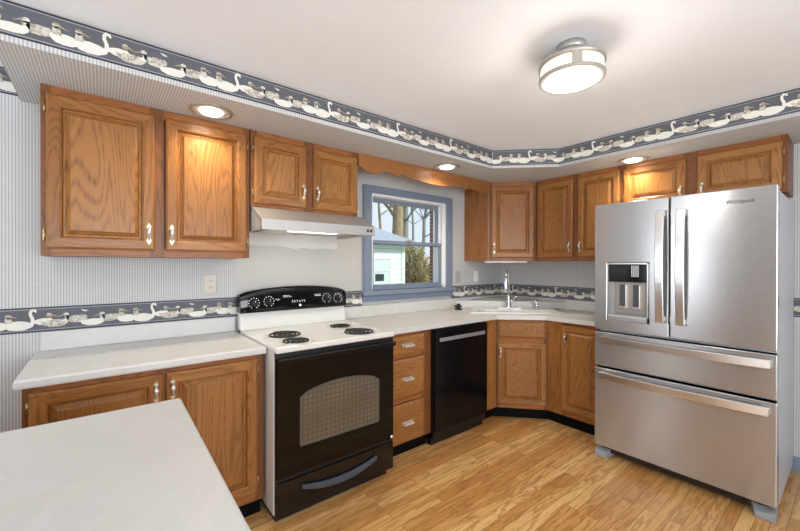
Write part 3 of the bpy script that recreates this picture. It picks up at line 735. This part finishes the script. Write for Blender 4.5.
# oven door
bm = nb(); plate(bm, [(.004, 0), (RW-.004, 0), (RW-.004, .03), (.004, .03)], [], .245, .868); od = fin('oven_door', bm, BGLASS, t, .006)
bm = nb(); wp = []
for k in range(13): u = k/12; wp.append((.135+.505*u, .655+.042*(1-(2*u-1)**2)-(.014 if k in (0, 12) else 0)))
wp = [(.640, .40), (.632, .388), (.143, .388), (.135, .40)]+wp
prism(bm, wp, -.0012, -.0002, 'y'); fin('window', bm, OVWIN, od)
bm = nb(); ring = []; cx_ = .3875; cz_ = .54
for sgn in (1.0, 1.022):
    ring.append([bm.verts.new((cx_+(x-cx_)*sgn, -.0016, cz_+(z-cz_)*(1+(sgn-1)*1.7))) for x, z in wp])
for k in range(len(wp)): bm.faces.new((ring[0][k], ring[0][(k+1) % len(wp)], ring[1][(k+1) % len(wp)], ring[1][k]))
wb = fin('window_border', bm, DGREY, od); sm = wb.modifiers.new('shell', 'SOLIDIFY'); sm.thickness = .001
bm = nb(); box(bm, .006, RW-.006, -.026, -.008, .838, .866)
for x in (.03, RW-.06): box(bm, x, x+.03, -.010, .002, .842, .862)
fin('door_handle', bm, BGLOSS, od, .008)
bm = nb(); lathe(bm, [(.009, -.001), (.009, -.003)], (RW-.022, 0, .262), 16, 0, 'y'); fin('badge', bm, WPLAS, od)
bx('vent_gap', BLACK, t, .004, RW-.004, .006, .031, .8685, .8925); bx('drawer_gap', BLACK, t, .004, RW-.004, .012, .031, .226, .245)
bm = nb(); plate(bm, [(.004, .002), (RW-.004, .002), (RW-.004, .03), (.004, .03)], [], .058, .226); dr = fin('storage_drawer', bm, BGLOSS, t, .005)
bm = nb(); up_, lo_ = [], []
for k in range(17):
    u = k/16; x = .14+.48*u; s_ = (2*u-1)**2
    up_.append((x, .150+.034*s_)); lo_.append((x, .112+.050*s_))
prism(bm, up_+lo_[::-1], -.016, .001, 'y'); fin('drawer_handle', bm, GREYH, dr, .004)

# range hood
t = thing('range_hood', 'stainless under-cabinet range hood over the range', 'range hood', (.004, 0, 1.545))
HW = .757
bm = nb(); prism(bm, [(-.002, .141), (-.338, .141), (-.500, .058), (-.500, .0), (-.480, .0), (-.480, .050), (-.33, .128), (-.002, .128)], .0, HW, 'x')
for x0 in (0, HW-.012): prism(bm, [(-.003, .0), (-.003, .13), (-.335, .13), (-.490, .052), (-.490, .0)], x0, x0+.012, 'x')
box(bm, .012, HW-.012, -.482, -.003, .018, .024)
fin('shell', bm, STEELH, t)
bx('filter', PAN, t, .08, .30, -.40, -.10, .008, .018); 
bx('light_lens', HOODW, t, .20, .52, -.44, -.36, .004, .0175)
bm = nb()
for x in (.700, .726): box(bm, x-.009, x+.009, -.504, -.4995, .020, .040)
fin('switch', bm, DGREY, t, .002)
ld = bpy.data.lights.new('hood_lamp', 'AREA'); ld.shape = 'RECTANGLE'; ld.size = .3; ld.size_y = .08; ld.energy = 1.1; ld.color = (1, .93, .82)
lo_o = bpy.data.objects.new('hood_lamp', ld); C.objects.link(lo_o); lo_o.parent = t; lo_o.location = (.36, -.40, .001)

# ------------------------------------------------------------------ dishwasher
t = thing('dishwasher', 'black built-in dishwasher between drawers and sink base', 'dishwasher', (1.222, -.615, 0))
bx('body', BLACK, t, .004, .606, .022, .56, .06, .872); bx('kick_plate', BLACK, t, .004, .606, .05, .09, .0005, .105)
bm = nb(); plate(bm, [(.003, 0), (.607, 0), (.607, .021), (.003, .021)], [], .108, .868); dd = fin('door', bm, DWM, t, .005)
bm = nb(); box(bm, .045, .570, -.006, .001, .775, .803); hh = fin('handle', bm, plain('handle_grey', srgb(158, 161, 165), .3, .4), dd, .003)
bm = nb()
for k in range(9): box(bm, .20+k*.035, .216+k*.035, -.0068, -.006, .787, .791)
fin('button_marks', bm, DGREY, hh)

# ------------------------------------------------------------------ refrigerator
FX, FYY = 2.044, -1.386
t = thing('refrigerator', 'stainless french-door refrigerator with ice dispenser and two freezer drawers', 'refrigerator', (FX, FYY, 0), -PI/2)
W_ = .916
bx('case', FRSIDE, t, .006, W_-.006, .068, .79, .045, 1.752, bevel=.004)
bx('base_grille', BLACK, t, .03, W_-.03, .05, .068, .03, .09)
def slab(x0, x1, z0, z1, hole=None, bow=.0):
    bm = nb()
    if hole:
        a0, a1, c0, c1 = hole
        es = []
        for lp in ([(x0, z0), (x1, z0), (x1, z1), (x0, z1)], [(a0, c0), (a1, c0), (a1, c1), (a0, c1)]):
            vv = [bm.verts.new((x, 0, z)) for x, z in lp]; es += [bm.edges.new((vv[i], vv[(i+1) % 4])) for i in range(4)]
        r = bmesh.ops.triangle_fill(bm, edges=es, use_beauty=True)
        fs = [g for g in r['geom'] if isinstance(g, bmesh.types.BMFace)]
        ex = bmesh.ops.extrude_face_region(bm, geom=fs)
        bmesh.ops.translate(bm, verts=[g for g in ex['geom'] if isinstance(g, bmesh.types.BMVert)], vec=(0, .062, 0))
        bmesh.ops.recalc_face_normals(bm, faces=bm.faces[:])
    else: box(bm, x0, x1, 0, .062, z0, z1)
    return bm
ldo = fin('door', slab(.0, .4395, .898, 1.771, (.083, .333, .972, 1.362)), STEEL, t, .006)
rdo = fin('door', slab(.4465, W_, .898, 1.771), STEEL, t, .006)
ud = fin('freezer_drawer', slab(0, W_, .646, .882), STEEL, t, .006); ldr = fin('freezer_drawer', slab(0, W_, .082, .630), STEEL, t, .006)
def vhandle(par, x, z0, z1):
    bm = nb(); n_ = 14; A = []
    for k in range(n_+1):
        u = k/n_; A.append((z0+(z1-z0)*u, -.040-.022*math.sin(PI*u)))
    rows = []
    for z, y in A: rows.append([bm.verts.new(p) for p in ((x-.022, y, z), (x+.022, y, z), (x+.022, y+.014, z), (x-.022, y+.014, z))])
    for P_, Q in zip(rows, rows[1:]):
        for k in range(4): bm.faces.new((P_[k], P_[(k+1) % 4], Q[(k+1) % 4], Q[k]))
    bm.faces.new(rows[0]); bm.faces.new(rows[-1])
    for z in (z0+.02, z1-.02): box(bm, x-.016, x+.016, -.030, .001, z-.016, z+.016)
    bmesh.ops.recalc_face_normals(bm, faces=bm.faces[:]); fin('handle', bm, BARST, par, .004)
def hhandle(par, z, x0, x1):
    bm = nb(); n_ = 16; rows = []
    for k in range(n_+1):
        u = k/n_; x = x0+(x1-x0)*u; y = -.036-.024*math.sin(PI*u)
        rows.append([bm.verts.new(p) for p in ((x, y, z-.024), (x, y, z+.024), (x, y+.014, z+.024), (x, y+.014, z-.024))])
    for P_, Q in zip(rows, rows[1:]):
        for k in range(4): bm.faces.new((P_[k], P_[(k+1) % 4], Q[(k+1) % 4], Q[k]))
    bm.faces.new(rows[0]); bm.faces.new(rows[-1])
    for x in (x0+.02, x1-.02): box(bm, x-.018, x+.018, -.026, .001, z-.017, z+.017)
    bmesh.ops.recalc_face_normals(bm, faces=bm.faces[:]); fin('handle', bm, BARST, par, .004)
vhandle(ldo, .403, .992, 1.688); vhandle(rdo, .508, .986, 1.684)
hhandle(ud, .833, .045, .893); hhandle(ldr, .584, .04, .888)
# dispenser
bm = nb(); a0, a1, c0, c1 = .084, .332, .973, 1.361
for x0, x1, z0, z1 in ((a0, a0+.007, c0, c1), (a1-.007, a1, c0, c1), (a0, a1, c1-.007, c1), (a0, a1, c0, c0+.03)): box(bm, x0, x1, -.004, .05, z0, z1)
ds = fin('dispenser', bm, BARST, ldo)
bx('recess', CAVITY, ds, a0+.007, a1-.007, .050, .0615, c0+.03, c1-.007)
bx('display', BGLOSS, ds, a0+.008, a1-.008, -.002, .048, 1.235, c1-.008, bevel=.004)
bm = nb(); box(bm, a0+.04, a1-.03, .046, .0505, c0+.05, 1.23); fin('back_plate', bm, plain('taupe_plate', srgb(164, 155, 147), .35, .6), ds)
for x in (.150, .232):
    bm = nb(); box(bm, x, x+.040, .030, .045, 1.07, 1.215); fin('paddle', bm, DGREY, ds, .004)
    bm = nb(); box(bm, x+.036, x+.044, .026, .046, 1.065, 1.215); box(bm, x-.002, x+.044, .026, .046, 1.058, 1.068); fin('paddle_trim', bm, BARST, ds, .002)
bx('tray', FRSIDE, ds, a0+.008, a1-.008, -.008, .050, c0+.028, c0+.036)
bm = nb()
for k in range(4): box(bm, a0+.15+k*.012, a0+.157+k*.012, -.0026, -.002, 1.27, 1.345)
fin('display_legend', bm, plain('display_print', srgb(196, 198, 200), .4), ds)
text('lettering', 'Whirlpool', .028, DGREY, rdo, (.448+.318, -.0008, 1.699), (PI/2, 0, 0), .0008, 1.0, .0004)
bx('hinge_cover', DGREY, t, .02, .12, .07, .16, 1.7525, 1.769, bevel=.004); bx('hinge_cover', DGREY, t, W_-.12, W_-.02, .07, .16, 1.7525, 1.769, bevel=.004)
for x0, x1, xi in ((.004, .075, .10), (W_-.004, W_-.085, W_-.12)):
    bm = nb(); A = [bm.verts.new(p) for p in ((x0, .0, .002), (x1, .0, .002), (x1, .0, .030), (x0, .0, .048))]; B = [bm.verts.new(p) for p in ((x0, .09, .002), (xi, .09, .002), (xi, .09, .072), (x0, .09, .072))]
    for k in range(4): bm.faces.new((A[k], A[(k+1) % 4], B[(k+1) % 4], B[k]))
    bm.faces.new(A); bm.faces.new(B); bmesh.ops.recalc_face_normals(bm, faces=bm.faces[:]); fin('foot', bm, FOOT, t, .004)

# ------------------------------------------------------------------ ceiling fixture
t = thing('ceiling_light', 'drum-shaped nickel ceiling light with lit white diffuser', 'ceiling light', (.885, -1.79, H))
bm = nb(); lathe(bm, [(.058, -.001), (.060, -.02), (.056, -.03), (.040, -.034), (.040, -.075)], n_=40); fin('canopy', bm, FIXT, t)
bm = nb(); R = .132
lathe(bm, [(.03, -.074), (R-.004, -.074), (R, -.078), (R, -.092), (R-.006, -.092)], n_=48)
fin('top_cap', bm, FIXT, t)
bm = nb(); n_ = 48; rings = []
for r0, z in ((R, -.138), (R, -.150), (R-.004, -.154), (R-.014, -.154), (R-.014, -.138)):
    rings.append([bm.verts.new((r0*math.cos(2*PI*k/n_), r0*math.sin(2*PI*k/n_), z)) for k in range(n_)])
for i in range(5):
    A, B = rings[i], rings[(i+1) % 5]
    for k in range(n_): bm.faces.new((A[k], A[(k+1) % n_], B[(k+1) % n_], B[k]))
bmesh.ops.recalc_face_normals(bm, faces=bm.faces[:]); fin('bottom_ring', bm, FIXT, t)
bm = nb(); lathe(bm, [(R-.010, -.0925), (R-.008, -.094), (R-.008, -.1375)], n_=48); fin('side_diffuser', bm, LAMPW, t)
bm = nb(); lathe(bm, [(R-.0145, -.1385), (R-.0145, -.152), (R-.06, -.157), (.01, -.159)], n_=48); fin('bottom_diffuser', bm, LAMPW, t)
for k in range(3):
    a = math.radians(216+120*k); bm = nb(); c_ = Vector((math.cos(a), math.sin(a), 0)); n2 = Vector((-c_.y, c_.x, 0))
    vv = []
    for rr in (R-.007, R+.001):
        for s_ in (-1, 1):
            for z in (-.14, -.091): vv.append(bm.verts.new(c_*rr+n2*s_*.019+Vector((0, 0, z))))
    for f in ((0, 1, 3, 2), (4, 6, 7, 5), (0, 4, 5, 1), (2, 3, 7, 6), (0, 2, 6, 4), (1, 5, 7, 3)): bm.faces.new([vv[i] for i in f])
    fin('strap', bm, FIXT, t)
pl = bpy.data.lights.new('fixture_lamp', 'POINT'); pl.energy = 5.5; pl.shadow_soft_size = .12; pl.color = (1, .96, .9)
po = bpy.data.objects.new('fixture_lamp', pl); C.objects.link(po); po.parent = t; po.location = (0, 0, -.29)

def can(loc, label, power):
    t = thing('recessed_light', label, 'recessed light', (loc[0], loc[1], SZ), 0, 'recessed lights in the soffit')
    bm = nb(); n_ = 40; rings = []
    for r0, z in ((.104, -.0006), (.104, -.004), (.098, -.008), (.088, -.009), (.080, -.004), (.080, -.0006)):
        rings.append([bm.verts.new((r0*math.cos(2*PI*k/n_), r0*math.sin(2*PI*k/n_), z)) for k in range(n_)])
    for i in range(6):
        A, B = rings[i], rings[(i+1) % 6]
        for k in range(n_): bm.faces.new((A[k], A[(k+1) % n_], B[(k+1) % n_], B[k])).smooth = True
    bmesh.ops.recalc_face_normals(bm, faces=bm.faces[:]); fin('trim_ring', bm, FIXT, t)
    bm = nb(); lathe(bm, [(.0795, -.0008), (.0795, -.003), (.062, -.004)], n_=40); fin('baffle', bm, WPLAS, t)
    bm = nb(); lathe(bm, [(.056, -.0045), (.050, -.012), (.03, -.017), (.008, -.019)], n_=32); fin('bulb', bm, CANW, t)
    sp_ = bpy.data.lights.new('can_lamp', 'SPOT'); sp_.energy = power; sp_.spot_size = math.radians(156); sp_.spot_blend = .9; sp_.shadow_soft_size = .05; sp_.color = (1, .88, .66)
    so_ = bpy.data.objects.new('can_lamp', sp_); C.objects.link(so_); so_.parent = t; so_.location = (0, 0, -.03)
can((-.242, -.462), 'recessed light in the soffit above the left wall cabinet', 22)
can((1.494, -.466), 'recessed light in the soffit above the window valance', 22)
can((2.437, -1.492), 'recessed light in the soffit near the refrigerator', 22)
# under-cabinet strip below the corner cabinet
q = dg(2.03, -.05)
t = thing('under_cabinet_light', 'white under-cabinet strip light below the corner cabinet', 'strip light', (q[0], q[1], UZ0-.0005), -PI/4)
bx('housing', WPLAS, t, -.20, .20, -.03, .03, -.015, 0, bevel=.003); bx('lens', WPLAS, t, -.19, .19, -.022, .022, -.018, -.0152)

# ------------------------------------------------------------------ outlets and switch
def plate_thing(name, label, cat, x, z, mat, kind):
    t = thing(name, label, cat, (x, -.0004, z))
    bm = nb(); box(bm, -.035, .035, -.006, 0, -.058, .058); fin('cover_plate', bm, mat, t, .003)
    if kind == 'outlet':
        for s_ in (-1, 1):
            bm = nb(); prism(bm, ell(0, s_*.0195, .0165, .0145, 20), -.0085, -.006, 'y'); rc = fin('receptacle', bm, mat, t)
            bm = nb()
            for x0 in (-.007, .005): box(bm, x0, x0+.002, -.0092, -.0085, s_*.0195-.002, s_*.0195+.007)
            box(bm, -.002, .002, -.0092, -.0085, s_*.0195-.010, s_*.0195-.006); fin('slot', bm, DGREY, rc)
    else:
        bx('rocker', mat, t, -.016, .016, -.009, -.006, -.033, .033, bevel=.002)
    bx('screw', NICKEL, t, -.003, .003, -.0068, -.006, -.003, .003) if kind == 'outlet' else None
plate_thing('wall_outlet', 'beige duplex outlet on the wall left of the range', 'outlet', -.151, 1.226, BEIGE, 'outlet')
plate_thing('wall_outlet', 'grey duplex outlet beside the right window casing', 'outlet', 2.135, 1.222, plain('outlet_grey', srgb(170, 170, 170), .5), 'outlet')
plate_thing('light_switch', 'white rocker switch on the wall left of the sink corner', 'switch', 2.42, 1.226, WPLAS, 'switch')

# ------------------------------------------------------------------ outdoors
GZ = -.65
bm = nb(); box(bm, -30, 90, .6, 95, GZ-.2, GZ); struct(fin('ground', bm, GRASS), 'lawn outside the window', 'ground')
GX0, GX1, GY0, GY1, GE = 3.2, 8.83, 9.0, 15, 2.12
t = thing('garage', 'mint-sided garage with grey hip roof seen through the window', 'garage', (GX0, GY0, GZ))
gw, gd, gh = GX1-GX0, GY1-GY0, GE-GZ
bx('wall', SIDING, t, 0, gw, 0, gd, 0, gh)
bm = nb(); box(bm, gw-.11, gw+.03, -.03, .1, 0, gh); fin('corner_board', bm, GTRIM, t)
bm = nb(); e = .35
c4 = [(-e, -e), (gw+e, -e), (gw+e, gd+e), (-e, gd+e)]
A = [bm.verts.new((x, y, gh)) for x, y in c4]; A2 = [bm.verts.new((x, y, gh+.14)) for x, y in c4]; R1 = bm.verts.new((gw/2-.2, gd/2, gh+1.75)); R2 = bm.verts.new((gw/2+.2, gd/2, gh+1.75))
for k in range(4): bm.faces.new((A[k], A[(k+1) % 4], A2[(k+1) % 4], A2[k]))
bm.faces.new(A); bm.faces.new((A2[0], A2[1], R2, R1)); bm.faces.new((A2[1], A2[2], R2)); bm.faces.new((A2[2], A2[3], R1, R2)); bm.faces.new((A2[3], A2[0], R1))
bmesh.ops.recalc_face_normals(bm, faces=bm.faces[:]); fin('roof', bm, SHING, t)
bm = nb(); box(bm, 1.4, gw-.72, -.02, .06, .02, 2.2); dr = fin('garage_door', bm, GDOOR, t)
bm = nb()
for z in (.55, 1.1, 1.7): box(bm, 1.42, gw-.74, -.026, -.02, z, z+.02)
fin('panel_joint', bm, SHING, dr)
bx('window', DARKW, dr, gw-1.43, gw-1.02, -.03, -.018, 1.36, 1.63)
bm = nb(); box(bm, gw-.72, gw-.58, -.04, .05, 0, 2.32); box(bm, 1.3, gw-.7205, -.04, .05, 2.2, 2.32); fin('door_trim', bm, GTRIM, t)

def branch(bm, p, d, length, r, depth, rng, spread=.6):
    pts = [Vector(p)]; dd_ = Vector(d).normalized(); n_ = 5
    for k in range(n_):
        dd_ = (dd_+Vector((rng.uniform(-1, 1), rng.uniform(-1, 1), rng.uniform(-.4, .8)))*.13).normalized(); pts.append(pts[-1]+dd_*length/n_)
    tube(bm, pts, [max(.016, r*(1-.5*k/n_)) for k in range(n_+1)], 8 if depth > 2 else 5)
    if depth <= 0: return
    for k in range(rng.randint(3, 5) if depth > 1 else 6):
        i = rng.randint(2, n_); a = rng.uniform(0, 2*PI)
        nd = (dd_*.9+Vector((math.cos(a), math.sin(a), rng.uniform(-.1, .6)))*spread*rng.uniform(.7, 1.4)).normalized()
        branch(bm, pts[i], nd, length*rng.uniform(.5, .75), r*.45*(1-.08*i)+.004, depth-1, rng, spread)
def along(px, Y):
    """point on the ground at depth Y lying in the window-view direction given as dx/dy from the kitchen"""
    return -.684+px*(Y+2.57)
def tree(label, sl, Y, r, hgt, lean, mat, seed, depth=4, forks=3, cr=.55):
    rng = random.Random(seed); x = along(sl, Y)
    t = thing('bare_tree', label, 'tree', (x, Y, GZ), 0, 'bare trees beyond the garage')
    bm = nb(); pts = [(lean[0]*k/6+rng.uniform(-.05, .05)*k, lean[1]*k/6, hgt*k/6) for k in range(7)]; pts[0] = (0, 0, 0)
    tube(bm, pts, [r*1.25]+[r*(1-.06*k) for k in range(1, 7)], 12); fin('trunk', bm, mat, t)
    bm = nb()
    for k in range(forks*2):
        i = rng.randint(3, 6); a = 2*PI*k/(forks*2)+rng.uniform(-.3, .3)
        branch(bm, pts[i], (math.cos(a)*.7, math.sin(a)*.7, rng.uniform(.4, 1.1)), hgt*cr, r*.32, depth-1, rng)
    fin('branches', bm, mat, t)
tree('bare tree with thick mottled trunk behind the garage roof', .795, 34, .84, 15, (.1, .2), BARK, 3, 4, 5, cr=.34)
tree('bare tree with smooth grey trunk behind the garage', .827, 56, .72, 21, (.3, .3), GBARK, 5, 3, 5, cr=.25)
tree('slim leaning bare tree left of the thick trunk', .745, 18.2, .12, 8, (-.8, .1), BARK, 11, 4, 4, cr=.25)
tree('forked bare tree leaning right near the brick pillar', .898, 20.2, .17, 8.5, (1.0, .2), GBARK, 21, 4, 5, cr=.3)
tree('thin dark-stemmed bare tree in the gap right of the trunks', .868, 68, .34, 24, (-.5, .2), GBARK, 31, 3, 6, cr=.3)
def bush(label, sl, Y, w_, hgt, mat, seed, nleaf, leaf=.05):
    rng = random.Random(seed); x = along(sl, Y)
    t = thing('bush', label, 'bush', (x, Y, GZ), 0, 'bushes beside the garage')
    bm = nb()
    for k in range(14):
        a = rng.uniform(0, 2*PI); branch(bm, (rng.uniform(-.1, .1), rng.uniform(-.1, .1), 0), (math.cos(a)*.22, math.sin(a)*.22, 1), hgt*.45, .02, 2, rng, .4)
    fin('stems', bm, BARK, t)
    bm = nb()
    for k in range(nleaf):
        a = rng.uniform(0, 2*PI); zz = rng.random()**.8; rr = w_*.5*math.sqrt(rng.random())*(1.05-.55*zz**2)
        p = Vector((rr*math.cos(a), rr*math.sin(a), .1+zz*(hgt-.1))); ax = Vector((rng.gauss(0, 1), rng.gauss(0, 1), rng.gauss(0, 1))).normalized(); b2 = ax.orthogonal().normalized()
        l_ = leaf*rng.uniform(.6, 1.4)
        bm.faces.new([bm.verts.new(p+ax*l_), bm.verts.new(p+b2*l_*.45), bm.verts.new(p-ax*l_), bm.verts.new(p-b2*l_*.45)])
    o = fin('foliage', bm, mat, t); o['kind'] = 'stuff'
bush('large olive-green bush just right of the garage corner', .872, 11.0, 1.5, 3.0, LEAF1, 1, 2600, .06)
bush('tan twiggy bush between the olive bush and the brick pillar', .925, 14.2, 1.6, 2.5, LEAF2, 2, 1300, .05)
bush('moss-green bush growing behind the garage roof', .82, 16.7, 1.6, 3.8, LEAF3, 3, 1500, .07)
bush('low yellow-green bush at the base of the brick pillar', .955, 12.8, .9, 2.1, LEAF3, 4, 1300, .05)
bm = nb(); xb = along(.868, 9.7); box(bm, -.5, .6, -.12, .12, 0, .95); box(bm, -.53, .63, -.15, .15, .95, 1.03)
o = fin('brick_wall', bm, BRICK); o.location = (xb, 10.2, GZ); tag(o, 'low red brick garden wall at the garage corner', 'garden wall')
t = thing('brick_pillar', 'narrow red brick pillar at the right of the window view', 'pillar', (along(.9600, 3.2), 3.2, GZ))
bx('shaft', BRICK, t, -.034, .034, -.05, .05, .12, 4.6); bx('plinth', BRICK, t, -.09, .09, -.14, .14, 0, .12)
